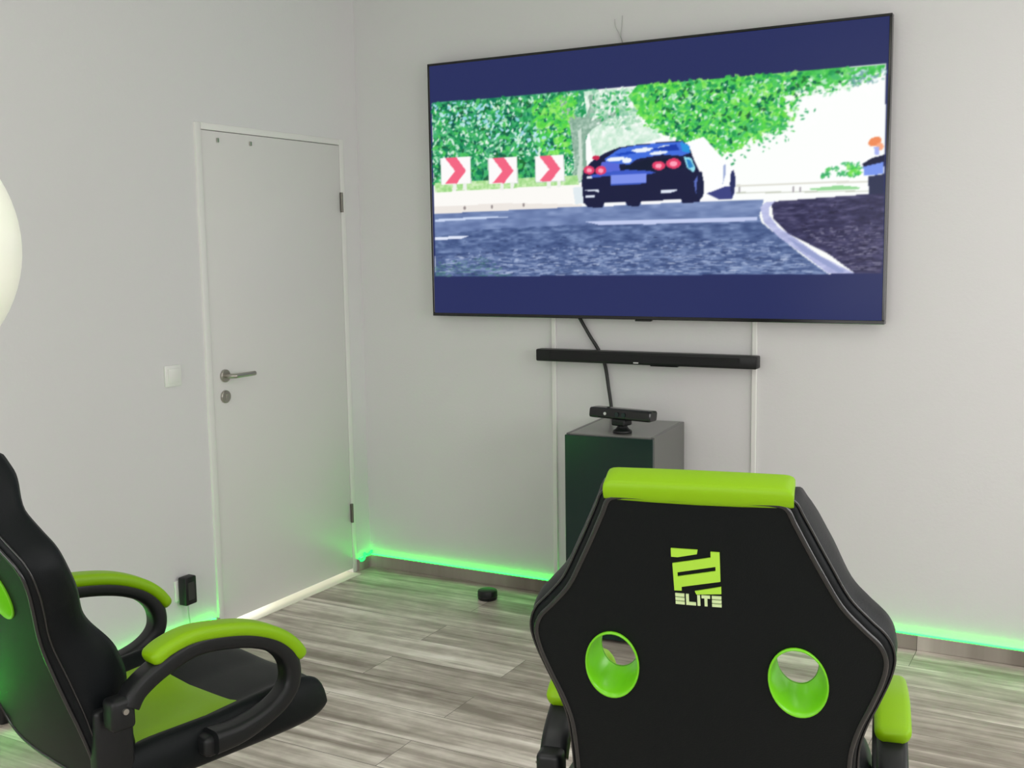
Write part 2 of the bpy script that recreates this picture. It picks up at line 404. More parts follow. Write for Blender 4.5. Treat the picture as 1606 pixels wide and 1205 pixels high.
# skirting boards in floor laminate
struct(obj('baseboard_back', boxm((0, -.016, 0), (RX, 0, .058), .002, 1), M_BASE))
bm = bmesh.new(); box(bm, (0, DR, 0), (.016, -.016, .058), .002, 1)
struct(obj('baseboard_corner', bm, M_BASE))
bm = bmesh.new(); box(bm, (0, RY, 0), (.016, DL, .058), .002, 1)
struct(obj('baseboard_left', bm, M_BASE))

# door in the left wall
door = bpy.data.objects.new('door_1', None); COL.objects.link(door); door.location = (0, -.58, 0); struct(door)
DO = Vector((0, .58, 0))
def dchild(name, bm, mat, par=None, sm=False):
    bmesh.ops.translate(bm, verts=bm.verts[:], vec=DO)
    o = obj(name, bm, mat, par or door)
    if sm: autosmooth(o)
    return o
bm = bmesh.new()
box(bm, (-.10, DL, 0), (.010, DL+.030, DH), .003); box(bm, (-.10, DR-.032, 0), (.0035, DR, DH), .001)
box(bm, (-.10, DL+.032, DH-.026), (.008, DR-.032, DH), .003)
dchild('door_frame', bm, M_FRAME, sm=True)
leaf = dchild('door_leaf', boxm((-.034, DL+.032, .022), (.004, DR-.034, DH-.028), .003), M_DOOR, sm=True)
# lever handle with round rosette, key rosette below
hy, hz = -.951, 1.043
bm = bmesh.new()
lathe(bm, [(.001, .006), (.026, .006), (.026, .013), (.023, .016), (.001, .016)], 'X', (0, hy, hz))
dchild('rosette', bm, M_STEEL, leaf, True)
bm = bmesh.new()
pts = catmull([(.012, hy, hz), (.038, hy, hz), (.052, hy+.008, hz), (.056, hy+.022, hz), (.056, hy+.08, hz), (.054, hy+.125, hz)], 6)
tube(bm, pts, .0095, 12)
dchild('lever_handle', bm, M_STEEL, leaf, True)
bm = bmesh.new()
ky, kz = -.954, .958
lathe(bm, [(.001, .006), (.026, .006), (.026, .012), (.023, .015), (.001, .015)], 'X', (0, ky, kz))
box(bm, (.014, ky-.004, kz-.011), (.018, ky+.004, kz+.011), .001, 1)
dchild('key_rosette', bm, M_STEEL, leaf, True)
for z0, z1 in ((1.715, 1.805), (.25, .34)):
    bm = bmesh.new(); lathe(bm, [(.001, z0), (.007, z0), (.007, z1), (.001, z1)], 'Z', (.011, DR-.036, 0), 14)
    dchild('hinge', bm, M_DARKSTEEL, None, True)
# two small marks on the top edge: hook feet left on the leaf
for y in (-.93, -.74):
    dchild('door_hook', boxm((.006, y-.006, 1.975), (.010, y+.006, 1.992), .001, 1), M_STEEL, leaf)
# pale threshold plate, its cream standing in for light spilling under the door
struct(obj('trim_1', boxm((-.12, DL+.034, 0), (.052, DR-.034, .004), .0015, 1), M_CREAM))

# ---------------------------------------------------------------- television
TX0, TX1, TZ0, TZ1, TY = .442, 2.419, 1.240, 2.352, -.062
tv = thing('television', 'very large flat television on the back wall, showing a car driving on a tree-lined road', 'television', ((TX0+TX1)/2, 0, TZ0))
TOFF = Vector((-(TX0+TX1)/2, 0, -TZ0))
def tvchild(name, bm, mat, par=tv):
    bmesh.ops.translate(bm, verts=bm.verts[:], vec=TOFF); return obj(name, bm, mat, par)
bm = bmesh.new(); b_ = .010
for lo, hi in (((TX0, TY-.003, TZ0), (TX1, -.034, TZ0+b_+.004)), ((TX0, TY-.003, TZ1-b_), (TX1, -.034, TZ1)),
               ((TX0, TY-.003, TZ0+b_+.004), (TX0+b_, -.034, TZ1-b_)), ((TX1-b_, TY-.003, TZ0+b_+.004), (TX1, -.034, TZ1-b_))):
    box(bm, lo, hi, .0015, 1)
tvchild('bezel', bm, M_BLACKG)
tvchild('back_cover', boxm((TX0+.012, -.050, TZ0+.016), (TX1-.012, -.028, TZ1-.012), .006), M_BLACK)
tvchild('wall_bracket', boxm((TX0+.6, -.030, TZ0+.35), (TX1-.6, -.001, TZ1-.35), .003), M_DARKSTEEL)
tvchild('receiver', boxm((1.43, TY-.004, TZ0-.007), (1.50, -.045, TZ0), .002), M_BLACKG)

# the picture on the screen, painted in screen millimetres from the lower left corner
def paint(W_, H_, w, h):
    rnd = random.Random(4); rng = np.random.default_rng(4)
    xs = (np.arange(W_)+.5)*w/W_; ys = (np.arange(H_)+.5)*h/H_
    GX, GY = np.meshgrid(xs, ys)
    img = np.empty((H_, W_, 3)); img[:] = (39, 46, 94)  # letterbox bars: backlight bleed and room reflection painted in as navy
    def inside(pts, ext=0):
        p = np.array(pts, float); x0, y0 = p.min(0)-ext; x1, y1 = p.max(0)+ext
        i0, i1 = max(0, int(x0/w*W_)-1), min(W_, int(x1/w*W_)+2); j0, j1 = max(0, int(y0/h*H_)-1), min(H_, int(y1/h*H_)+2)
        X = GX[j0:j1, i0:i1]; Y = GY[j0:j1, i0:i1]; m = np.zeros(X.shape, bool)
        for (ax, ay), (bx, by) in zip(p, np.roll(p, -1, 0)):
            if ay == by: continue
            c = ((ay > Y) != (by > Y)) & (X < (bx-ax)*(Y-ay)/(by-ay)+ax); m ^= c
        return m, (slice(j0, j1), slice(i0, i1)), X, Y
    def vnoise(X, Y, sx, sy, seed):
        r = np.random.default_rng(seed); T = r.random((64, 64))
        def layer(a, b):
            u = X/a; v = Y/b; iu = np.floor(u).astype(int); iv = np.floor(v).astype(int); fu = u-iu; fv = v-iv
            fu = fu*fu*(3-2*fu); fv = fv*fv*(3-2*fv); g = lambda p, q: T[q % 64, p % 64]
            return (g(iu, iv)*(1-fu)+g(iu+1, iv)*fu)*(1-fv)+(g(iu, iv+1)*(1-fu)+g(iu+1, iv+1)*fu)*fv
        return .6*layer(sx, sy)+.4*layer(sx*.43, sy*.43)
    PAL = dict(dark=[(14, 98, 72), (8, 120, 84), (30, 90, 60), (6, 84, 70), (28, 110, 50)], mid=[(45, 165, 95), (70, 185, 110), (30, 150, 80), (80, 200, 95)],
               pale=[(190, 235, 205), (215, 245, 225), (160, 225, 180), (235, 250, 238)], lime=[(120, 225, 80), (90, 215, 70), (150, 235, 110), (70, 205, 80)],
               sky=[(175, 225, 245), (205, 240, 250), (150, 215, 235)], skyd=[(120, 165, 170), (205, 230, 235), (150, 195, 190)],
               hazeg=[(165, 215, 180), (250, 253, 250), (190, 228, 200), (130, 195, 160)], white=[(253, 254, 253)],
               roadl=[(150, 166, 204), (134, 152, 192), (170, 184, 215)], roadd=[(52, 68, 112), (64, 80, 124), (44, 58, 100)],
               roadw=[(186, 200, 230), (205, 214, 236)], roadg=[(70, 120, 120), (90, 140, 130), (60, 100, 110)], verged=[(40, 38, 68), (30, 28, 56), (52, 46, 78)],
               vergel=[(112, 108, 138), (150, 148, 170), (86, 82, 112)])
    for k, e in enumerate(PIC):
        if e[0] == 'p':
            m, s, X, Y = inside(e[2]); img[s][m] = e[1]
        elif e[0] == 'n':
            _, c0, c1, c2, sc, pts = e; m, s, X, Y = inside(pts)
            road = c0[2] > c0[1]+20
            f = vnoise(X, Y, sc*(2.6 if road else 1.), sc*(.7 if road else 1.), k)[..., None]
            a = np.array(c1)*(1-np.clip(f*2, 0, 1))+np.array(c0)*np.clip(f*2, 0, 1); t = np.clip(f*2-1, 0, 1)*1.2
            col = a*(1-np.clip(t, 0, 1))+np.array(c2)*np.clip(t, 0, 1); img[s][m] = col[m]
        else:
            _, pal, n, s0, s1, pts = e; p = np.array(pts, float); lo, hi = p.min(0), p.max(0)
            flat = pal.startswith(('road', 'verge'))
            def ins(x, y):
                r = False
                for (ax, ay), (bx, by) in zip(pts, pts[1:]+pts[:1]):
                    if (ay > y) != (by > y) and x < (bx-ax)*(y-ay)/(by-ay)+ax: r = not r
                return r
            q = 0; tries = 0
            while q < n and tries < n*12:
                tries += 1
                x = rnd.uniform(lo[0], hi[0]); y = rnd.uniform(lo[1], hi[1])
                if not ins(x, y): continue
                q += 1; L_ = rnd.uniform(s0, s1); a = rnd.uniform(-.08, .08) if flat else rnd.uniform(-1.3, 1.3); wd = L_*(.13 if flat else rnd.uniform(.3, .6))
                ca, sa = math.cos(a), math.sin(a)
                if flat: L_ *= .5+.9*(hi[1]-y)/(hi[1]-lo[1]); wd = max(2.4, wd)
                d = [(L_, 0), (.35*L_, wd), (-.5*L_, .8*wd), (-L_, 0), (-.5*L_, -.8*wd), (.35*L_, -wd)]
                m, s, X, Y = inside([(x+u*ca-v*sa, y+u*sa+v*ca) for u, v in d])
                c = np.array(rnd.choice(PAL[pal]), float); al = .55 if flat else .85
                img[s][m] = img[s][m]*(1-al)+c*al
    for _ in range(2):     # soft focus of the television picture
        p = np.pad(img, ((1, 1), (1, 1), (0, 0)), 'edge')
        img = (p[1:-1, 1:-1]*4+p[:-2, 1:-1]+p[2:, 1:-1]+p[1:-1, :-2]+p[1:-1, 2:])/8
    return img

SW, SH = TX1-TX0-2*b_, TZ1-TZ0-2*b_-.004
NX, NY = 600, 336
img = paint(NX, NY, (TX1-TX0)*1000, (TZ1-TZ0)*1000)
# screen grid: one vertex per painted sample
gx, gz = np.meshgrid(np.linspace(TX0+b_, TX1-b_, NX), np.linspace(TZ0+b_+.004, TZ1-b_, NY))
co = np.stack([gx, np.full_like(gx, TY), gz], -1).reshape(-1, 3)+np.array(TOFF)
ii = (np.arange(NY-1)[:, None]*NX+np.arange(NX-1)[None, :]).ravel()
quads = np.stack([ii, ii+1, ii+1+NX, ii+NX], -1)
me = bpy.data.meshes.new('screen')
me.vertices.add(len(co)); me.vertices.foreach_set('co', co.ravel().astype(np.float32))
me.loops.add(quads.size); me.loops.foreach_set('vertex_index', quads.ravel().astype(np.int32))
me.polygons.add(len(quads)); me.polygons.foreach_set('loop_start', (np.arange(len(quads))*4).astype(np.int32))
me.polygons.foreach_set('loop_total', np.full(len(quads), 4, np.int32))
me.update(calc_edges=True); me.validate()
s = img.reshape(-1, 3)/255
l_ = np.where(s <= .04045, s/12.92, ((s+.055)/1.055)**2.4)
at = me.color_attributes.new('picture', 'FLOAT_COLOR', 'POINT')
at.data.foreach_set('color', np.concatenate([l_, np.ones((len(l_), 1))], 1).ravel().astype(np.float32))
M_SCREEN = bpy.data.materials.new('lit_screen'); M_SCREEN.use_nodes = True
nt = M_SCREEN.node_tree; bs = nt.nodes['Principled BSDF']
an = nt.nodes.new('ShaderNodeAttribute'); an.attribute_name = 'picture'
nt.links.new(an.outputs['Color'], bs.inputs['Emission Color']); bs.inputs['Emission Strength'].default_value = 1.0
bs.inputs['Base Color'].default_value = (.004, .004, .005, 1); bs.inputs['Roughness'].default_value = .22; bs.inputs['Specular IOR Level'].default_value = .12
me.materials.append(M_SCREEN)
o = bpy.data.objects.new('screen', me); COL.objects.link(o); o.parent = tv

# ---------------------------------------------------------------- things on and along the back wall
sb = thing('soundbar', 'long slim black soundbar fixed to the wall below the television', 'soundbar', (1.458, 0, 1.08))
bm = bmesh.new(); box(bm, (-.486, -.075, -.026), (.486, -.019, .026), .006, 2)
autosmooth(obj('body', bm, M_BLACK, sb))
bm = bmesh.new(); box(bm, (-.42, -.0775, -.017), (.42, -.0745, .017), .001, 1); obj('grille', bm, material('speaker_cloth', (.010, .010, .011), .9, bump=.5, bscale=900), sb)
for x in (-.40, .40):
    obj('wall_bracket', boxm((x-.03, -.021, -.02), (x+.03, -.0005, .02), .002, 1), M_BLACK, sb)
obj('badge', boxm((-.030, -.0785, -.020), (-.008, -.0772, -.015)), M_PRINT_GLINT, sb)
obj('control_strip', boxm((.04, -.070, -.030), (.16, -.030, -.0255), .002, 1), M_BLACKG, sb)

for x, z0, lab in ((1.026, .058, 'white cable channel running up the wall behind the left end of the soundbar'),
                   (1.916, .058, 'white cable channel running up the wall behind the right end of the soundbar')):
    o = tag(obj('cable_channel', boxm((x-.010, -.011, z0+.012), (x+.010, 0, 1.47), .002, 1), M_FRAME), lab, 'cable channel', 'white cable channels on the wall under the television')

# cabinet, sensor bar on it and the cable up to the television
CX0, CX1, CY0, CY1, CH = 1.288, 1.646, -.462, -.032, .821
cab = thing('cabinet', 'tall narrow black cabinet with dark green glossy door below the soundbar', 'cabinet', ((CX0+CX1)/2, (CY0+CY1)/2, 0), math.radians(4.5))
hx, hy_ = (CX1-CX0)/2, (CY1-CY0)/2
bm = bmesh.new(); t = .016
box(bm, (-hx, -hy_+.018, .0), (-hx+t, hy_, CH), .002, 1); box(bm, (hx-t, -hy_+.018, .0), (hx, hy_, CH), .002, 1)
box(bm, (-hx+t, -hy_+.018, .02), (hx-t, hy_, .036)); box(bm, (-hx+t, hy_-.006, .036), (hx-t, hy_, CH-t))
autosmooth(obj('carcass', bm, M_CAB, cab))
obj('top_panel', boxm((-hx+t, -hy_+.018, CH-t), (hx-t, hy_, CH), .0015, 1), material('reflecting_top_grey', (.20, .195, .185), .28, spec=.6), cab)  # top coloured lighter than the sides to carry its grey reflection
obj('door', boxm((-hx+.001, -hy_-.002, .012), (hx-.001, -hy_+.016, CH-.004), .002, 1), M_CABDOOR, cab)
sx, sy = 1.505, -.372
se = thing('motion_sensor', 'black motion sensor bar on a stand on top of the cabinet', 'motion sensor', (sx, sy, CH+.0005), math.radians(-9))
bm = bmesh.new()
lathe(bm, [(.001, 0), (.036, 0), (.038, .004), (.036, .010), (.026, .016), (.020, .024), (.019, .052), (.001, .052)], 'Z', n=28)
autosmooth(obj('stand', bm, M_BLACK, se))
bm = bmesh.new()
box(bm, (-.030, -.034, .030), (.030, .024, .056), .006, 3); autosmooth(obj('neck', bm, M_BLACK, se))
bm = bmesh.new()
sec = rrect(.058, .040, .008, 4)
rg = []
for x, k in ((-.139, .82), (-.135, .96), (-.125, 1), (.125, 1), (.135, .96), (.139, .82)):
    rg.append([bm.verts.new((x, a*k+(.004 if b > 0 else 0), b*k+.074)) for a, b in sec])
for A, B in zip(rg, rg[1:]):
    for j in range(len(sec)): bm.faces.new((A[j], A[(j+1) % len(sec)], B[(j+1) % len(sec)], B[j]))
bm.faces.new(rg[0]); bm.faces.new(rg[-1])
sbo = obj('sensor_bar', bm, M_BLACKG, se); autosmooth(sbo)
for x, r in ((-.062, .006), (-.008, .009), (.022, .009)):
    bm = bmesh.new(); lathe(bm, [(.001, .028), (r, .028), (r, .0305), (.001, .0305)], 'Y', n=18)
    bmesh.ops.scale(bm, vec=(1, -1, 1), verts=bm.verts[:]); bmesh.ops.translate(bm, vec=(x, 0, .074), verts=bm.verts[:])
    obj('lens', bm, M_PRINT_GLINT if x < -.05 else M_CABDOOR, sbo)  # white left disc paints a small glint on the bar
bm = bmesh.new()
tube(bm, catmull([(1.120, -.0175, 1.30), (1.142, -.0175, 1.262), (1.165, -.0175, 1.225), (1.201, -.014, 1.165), (1.236, -.0085, 1.11), (1.262, -.0085, 1.06), (1.275, -.011, 1.02),
                  (1.29, -.02, .95), (1.305, -.024, .86), (1.310, -.022, .76)], 8), .0075, 8)
tag(obj('cable', bm, M_CABLE, smooth=True), 'black cable hanging from the television down behind the soundbar and cabinet', 'cable')
bm = bmesh.new()
tube(bm, catmull([(1.318, -.004, 2.46), (1.322, -.006, 2.43), (1.338, -.006, 2.40), (1.352, -.008, 2.365), (1.362, -.02, 2.33)], 6), .0011, 6)
tube(bm, catmull([(1.352, -.004, 2.47), (1.350, -.006, 2.43), (1.347, -.008, 2.39), (1.356, -.01, 2.36), (1.366, -.02, 2.33)], 6), .0011, 6)
tag(obj('wire', bm, M_WIRE, smooth=True), 'thin grey wire coming out of the wall above the television', 'wire')

pk = thing('puck', 'small round black puck-shaped gadget alone on the floor near the back wall', 'gadget', (.785, -.205, .0005))
bm = bmesh.new(); lathe(bm, [(.001, 0), (.038, 0), (.042, .004), (.0435, .012), (.0435, .036), (.041, .041), (.036, .043), (.001, .043)], n=36)
autosmooth(obj('body', bm, M_BLACK, pk))
bm = bmesh.new(); lathe(bm, [(.0435, .014), (.0442, .015), (.0442, .018), (.0435, .019)], n=36); obj('ring', bm, M_BLACKG, pk)

# LED strips on the skirting boards
bm = bmesh.new()
box(bm, (.014, -.013, .0585), (RX-.01, -.003, .0615), mat=0)
led = tag(obj('led_strip', bm, M_GREENLED), 'glowing green light strip on top of the skirting along the back wall', 'light strip')
bm = bmesh.new()
tube(bm, catmull([(.010, -.108, .062), (.020, -.100, .050), (.026, -.085, .058), (.018, -.070, .078), (.010, -.055, .072), (.016, -.035, .066), (.024, -.022, .080), (.014, -.012, .070)], 8), .006, 8)
obj('loop', bm, M_GREENLED_LOOP, led, smooth=True)
bm = bmesh.new(); box(bm, (.003, -.105, .0585), (.012, -.02, .0615)); obj('corner_piece', bm, M_GREENLED, led)
bm = bmesh.new(); box(bm, (.003, RY+.02, .0585), (.013, DL-.02, .0615))
tag(obj('led_strip', bm, M_GREENLED_SIDE), 'glowing green light strip on the skirting of the left wall, left of the door', 'light strip')

# switch, socket and plugged-in adapter left of the door
sw = thing('light_switch', 'white square light switch on the wall left of the door', 'light switch', (0, -1.228, 1.073))
autosmooth(obj('frame_plate', boxm((0, -.041, -.041), (.008, .041, .041), .003), M_WHITE, sw))
bm = bmesh.new(); box(bm, (.008, -.028, -.028), (.0125, .028, .028), .002); bmesh.ops.rotate(bm, verts=bm.verts[:], cent=(.008, 0, 0), matrix=Matrix.Rotation(.05, 3, 'Y'))
autosmooth(obj('rocker', bm, M_WHITE, sw))
so = thing('wall_socket', 'white wall socket behind the black plug-in adapter', 'socket', (0, -1.236, .230))
autosmooth(obj('frame_plate', boxm((0, -.041, -.041), (.008, .041, .041), .003), M_WHITE, so))
bm = bmesh.new(); lathe(bm, [(.021, .008), (.021, .010), (.024, .010), (.024, .008)], 'X'); obj('socket_ring', bm, M_WHITE, so)
ad = thing('power_adapter', 'black plug-in power adapter low on the wall left of the door', 'adapter', (.0105, -1.236, .230))
autosmooth(obj('housing', boxm((0, -.030, -.056), (.040, .030, .056), .006), M_BLACK, ad))
obj('rating_plate', boxm((.0398, -.016, -.036), (.0406, .018, .034)), material('adapter_plate', (.03, .03, .028), .5), ad)
bm = bmesh.new(); tube(bm, catmull([(.022, -.004, -.055), (.020, -.002, -.085), (.012, .010, -.130), (.008, .018, -.160)], 8), .0028, 8)
obj('lead', bm, M_WIRE, ad, smooth=True)
bm = bmesh.new(); box(bm, (.0, .010, -.176), (.016, .030, -.156), .003); autosmooth(obj('connector', bm, M_BLACK, ad))

# cream globe at the left edge, faint glow added to brighten it
gl = thing('cream_globe', 'large smooth cream white globe at the far left edge above a gaming chair', 'lamp', (1.484, -3.270, 1.560))
bm = bmesh.new(); bmesh.ops.create_uvsphere(bm, u_segments=64, v_segments=40, radius=.228); obj('globe', bm, M_GLOBE, gl, smooth=True)
bm = bmesh.new(); lathe(bm, [(.001, .221), (.035, .221), (.035, .23), (.012, .245), (.001, .245)], n=24); autosmooth(obj('cap', bm, M_WHITE, gl))
bm = bmesh.new(); tube(bm, [(0, 0, .24), (0, 0, RZ-1.554)], .003, 8); obj('cord', bm, M_WHITE, gl)

# ---------------------------------------------------------------- gaming chair (local: x right, y forward, z up)
RC = math.radians(18.33)
YB = -.301
FV = Vector((0, math.cos(RC), math.sin(RC))); UV_ = Vector((0, -math.sin(RC), math.cos(RC)))
def bk(x, v, d, kk=None):
    """back rest coordinates -> chair coordinates (x, height along the back, depth forward)"""
    bulge = -.010*max(0., 1-(x/.26)**2)*max(0., min(1., (v+.2)/.3))
    wrap = .16*x*x
    v = v*1.035+.008
    sm = lambda t: (lambda u: u*u*(3-2*u))(max(0., min(1., t)))
    k = (1+.40*sm((.25-v)/.13)*sm((v+.03)/.12)*sm((abs(x)-.10)/.08))*(1-.12*sm((v-.28)/.1)+.28*sm((v-.46)/.08)*(1-.8*sm((v-.57)/.05)))*(1-.50*sm((v-.54)/.08)*sm((.145-abs(x))/.02))
    if d < 0: k = 1
    if kk: k = kk
    return Vector((x, YB, .6))+UV_*v+FV*(d*k+bulge+wrap)

HALF = [(.0, .606), (.06, .606), (.105, .604), (.122, .597), (.132, .575), (.150, .535), (.168, .497), (.194, .446), (.224, .408), (.246, .382),
        (.2560, .354), (.252, .320), (.238, .277), (.222, .234), (.212, .190), (.210, .140), (.211, .08), (.214, .02), (.212, -.05), (.195, -.10), (.150, -.125), (.08, -.13), (0, -.13)]
right = catmull([(a, b, 0) for a, b in HALF], 5)
outline = [(p.x, p.y) for p in right]+[(-p.x, p.y) for p in reversed(right[1:-1])]      # clockwise
def onorm(pts):
    n = len(pts); o = []
    for i in range(n):
        a = Vector(pts[i-1]); b = Vector(pts[(i+1) % n]); t = (b-a).normalized(); o.append(Vector((-t.y, t.x)))
    for _ in range(2): o = [(o[i-1]+o[i]*2+o[(i+1) % n]).normalized() for i in range(n)]
    return o
ON = onorm(outline)
def offset(d): return [(p[0]+q.x*d, p[1]+q.y*d) for p, q in zip(outline, ON)]
def hole_pts(side, k, n=40, dv=0.):
    """pear-ish oval air hole; k scales it"""
    o = []
    for i in range(n):
        a = 2*PI*i/n; x = .0405*math.cos(a); v = .0590*math.sin(a)
        ca, sa = math.cos(.22), math.sin(.22)
        x, v = x*ca-v*sa*.75, x*sa*.75+v*ca       # leans inwards at the foot
        o.append((side*(.1365+x*k-.014*max(0, .95-k)), .3150+v*k+dv))
    return o
def inpoly(x, y, pts):
    r = False; n = len(pts)
    for i in range(n):
        ax, ay = pts[i-1]; bx, by = pts[i]
        if (ay > y) != (by > y) and x < (bx-ax)*(y-ay)/(by-ay)+ax: r = not r
    return r
def sheet(bm, outer, holes, d, step=.02):
    """triangulated curved sheet at depth d bounded by outer, cut by holes"""
    V = []; E = []
    for loop in [outer]+holes:
        b0 = len(V); V += [Vector(p) for p in loop]; E += [(b0+i, b0+(i+1) % len(loop)) for i in range(len(loop))]
    xs = [p[0] for p in outer]; ys = [p[1] for p in outer]
    y = min(ys)+step
    def near(x, y): return min((p[0]-x)**2+(p[1]-y)**2 for l in [outer]+holes for p in l) < (step*.55)**2
    while y < max(ys):
        x = -math.floor(max(xs)/step)*step
        while x < max(xs):
            if inpoly(x, y, outer) and not any(inpoly(x, y, h) for h in holes) and not near(x, y): V.append(Vector((x, y)))
            x += step
        y += step
    vo, _, fo, _, _, _ = delaunay_2d_cdt(V, E, [], 0, 1e-6)
    vs = [bm.verts.new(bk(p.x, p.y, d)) for p in vo]
    for f in fo:
        c = sum((vo[i] for i in f), Vector((0, 0)))/3
        if inpoly(c.x, c.y, outer) and not any(inpoly(c.x, c.y, h) for h in holes): bm.faces.new([vs[i] for i in f])
    for v in [v for v in vs if not v.link_faces]: bm.verts.remove(v)

BG = 'gaming chairs in front of the television'
chair = thing('gaming_chair', 'black and lime green gaming chair seen from behind, printed logo on its back', 'chair', (2.585, -2.378, 0), math.radians(11.81), BG)
DF = .048     # depth of the back rest
# body with padded side bolsters
bm = bmesh.new()
prof = [(-.006, .002), (.004, .003), (.009, .010), (.0135, .024), (.0155, .045), (.0145, .066), (.008, .083), (-.004, .094), (-.022, .092), (-.040, .078), (-.056, DF+.002)]
rings = [[bm.verts.new(bk(x, v, d)) for x, v in offset(o_)] for o_, d in prof]
n = len(outline)
for A, B in zip(rings, rings[1:]):
    for i in range(n): bm.faces.new((A[i], A[(i+1) % n], B[(i+1) % n], B[i]))
body = obj('backrest', bm, M_LEATHER2, chair, smooth=True)
bm = bmesh.new(); hf = [hole_pts(1, .73, dv=.000), hole_pts(-1, .73, dv=.000)]
sheet(bm, offset(-.056), hf, DF+.002, .025); obj('front_panel', bm, M_LEATHER, chair, smooth=True)
bm = bmesh.new(); sheet(bm, offset(-.004), [hole_pts(1, 1.), hole_pts(-1, 1.)], .0, .02)
obj('back_panel', bm, M_LEATHER, chair, smooth=True)
# piping around the rear panel
bm = bmesh.new(); tube(bm, [bk(x, v, .0005) for x, v in offset(-.001)], .0042, 8, closed=True); obj('piping', bm, M_PIPING, chair, smooth=True)
bm = bmesh.new(); tube(bm, [bk(x, v, .012) for x, v in offset(.0115)], .0022, 6, closed=True); obj('seam', bm, M_PIPING, chair, smooth=True)
# green hole liners with a flared rim
for s in (1, -1):
    bm = bmesh.new()
    pr_ = [(1.02, .002), (1.05, -.0025), (1.03, -.005), (.985, -.004), (.95, .002), (.92, .012), (.90, .020), (.83, .034), (.74, DF), (.73, DF+.004), (.80, DF+.004)]
    rings = [[bm.verts.new(bk(x, v, d)) for x, v in hole_pts(s, k)] for k, d in pr_]
    for A, B in zip(rings, rings[1:]):
        for i in range(40): bm.faces.new((A[i], A[(i+1) % 40], B[(i+1) % 40], B[i]))
    obj('hole_trim', bm, M_LIMEP, chair, smooth=True)
# lime head band over the top edge
bm = bmesh.new(); rings = []
for x, k in ((-.1275, .55), (-.125, .80), (-.120, .95), (-.113, 1.), (-.06, 1.), (0, 1.0), (.06, 1.), (.116, 1.), (.123, .95), (.128, .80), (.1305, .55)):
    top = .626+.004*(1-(x/.13)**2)
    vc, hh = (top+.597)/2, (top-.597)/2
    sec = rrect(.096, 2*hh, .014, 5); cd = .038
    rings.append([bm.verts.new(bk(x, vc+b*(k if b > 0 else 1), cd+a*(.9+.1*k), .51)) for a, b in sec])
for A, B in zip(rings, rings[1:]):
    for i in range(len(A)): bm.faces.new((A[i], A[(i+1) % len(A)], B[(i+1) % len(A)], B[i]))
bm.faces.new(rings[0]); bm.faces.new(rings[-1])
o = obj('head_band', bm, M_LIME, chair); autosmooth(o, 50)
# emblem and lettering on the back panel
def plates(name, polys, mat, par, t=.0012):
    bm = bmesh.new()
    for pts in polys:
        pts = [(x+.0085, v+.004) for x, v in pts]
        # cut long edges so the print follows the curve of the panel
        A = [bm.verts.new(bk(x, v, -.0008-t)) for x, v in pts]; B = [bm.verts.new(bk(x, v, .002)) for x, v in pts]
        bm.faces.new(A)
        for i in range(len(pts)): bm.faces.new((A[i], A[(i+1) % len(pts)], B[(i+1) % len(pts)], B[i]))
    return obj(name, bm, mat, par)
EM = [[(-.0448, .5241), (-.0075, .5243), (-.0086, .5179), (-.0358, .5109), (-.0449, .5109)],
      [(-.0437, .4999), (.0102, .5131), (.0103, .5224), (.0226, .5222), (.0226, .5000), (.0164, .4994), (-.0372, .4862)],
      [(-.0437, .4999), (-.0372, .4862), (-.0373, .4789), (-.0324, .4627), (-.0325, .4564), (-.0429, .4558)],
      [(.0164, .4994), (.0226, .5000), (.0225, .4756), (.0164, .4920)],
      [(.0164, .4920), (.0225, .4756), (-.0324, .4627), (-.0373, .4789)],
      [(-.0138, .4567), (.0233, .4667), (.0232, .4554), (-.0118, .4520)]]
plates('logo', EM, M_LOGO, chair)
def rc_(x0, x1, v0, v1): return [(x0, v1), (x1, v1), (x1, v0), (x0, v0)]
LT = []
lo_, hi_ = .4333, .4508
def letE(x, w):
    h = hi_-lo_
    return [rc_(x, x+w, hi_-h*.26, hi_), rc_(x, x+w, lo_+h*.37, lo_+h*.63), rc_(x, x+w, lo_, lo_+h*.26)]
LT += letE(-.0420, .0130)
LT += [rc_(-.0268, -.0228, lo_, hi_), rc_(-.0228, -.0130, lo_, lo_+.0045), rc_(-.0108, -.0068, lo_, hi_), rc_(-.0048, .0072, hi_-.0045, hi_), rc_(-.0008, .0032, lo_, hi_-.0045)]
LT += letE(.0098, .0132)
plates('lettering', LT, M_LOGO2, chair)

# seat: rounded cushion with raised side bolsters, green rear insert
SX, SY0, SY1 = .262, -.262, .300
def seat_z(x, y):
    ax = abs(x)
    s = max(0., min(1., (ax-.182)/.06)); s = s*s*(3-2*s)
    f = max(0., min(1., (y+.262)/.562))
    z = .548+.036*s-.012*(1-ax/.262)
    z += .016*max(0., min(1., (f-.45)/.3))              # thigh support rises at the front
    return z
bm = bmesh.new(); NU, NV = 34, 34; top = []; bot = []
for j in range(NV+1):
    w_ = -1+2*j/NV; w_ = math.sin(w_*PI/2); rt = []; rb = []
    for i in range(NU+1):
        u_ = math.sin((-1+2*i/NU)*PI/2)
        # squircle plan
        xx = u_*math.sqrt(1-.16*w_*w_*w_*w_)*SX; yy = w_*math.sqrt(1-.14*u_*u_*u_*u_)
        yy = (SY0+SY1)/2+yy*(SY1-SY0)/2
        e = (max(0., 1-abs(u_)**7)*max(0., 1-abs(w_)**9))**.38
        zt = seat_z(xx, yy); zb = .455
        zm = .500
        rt.append(bm.verts.new((xx, yy, zm+(zt-zm)*e))); 
        rb.append(rt[-1] if e < 1e-6 else bm.verts.new((xx, yy, zm+(zb-zm)*e)))
    top.append(rt); bot.append(rb)
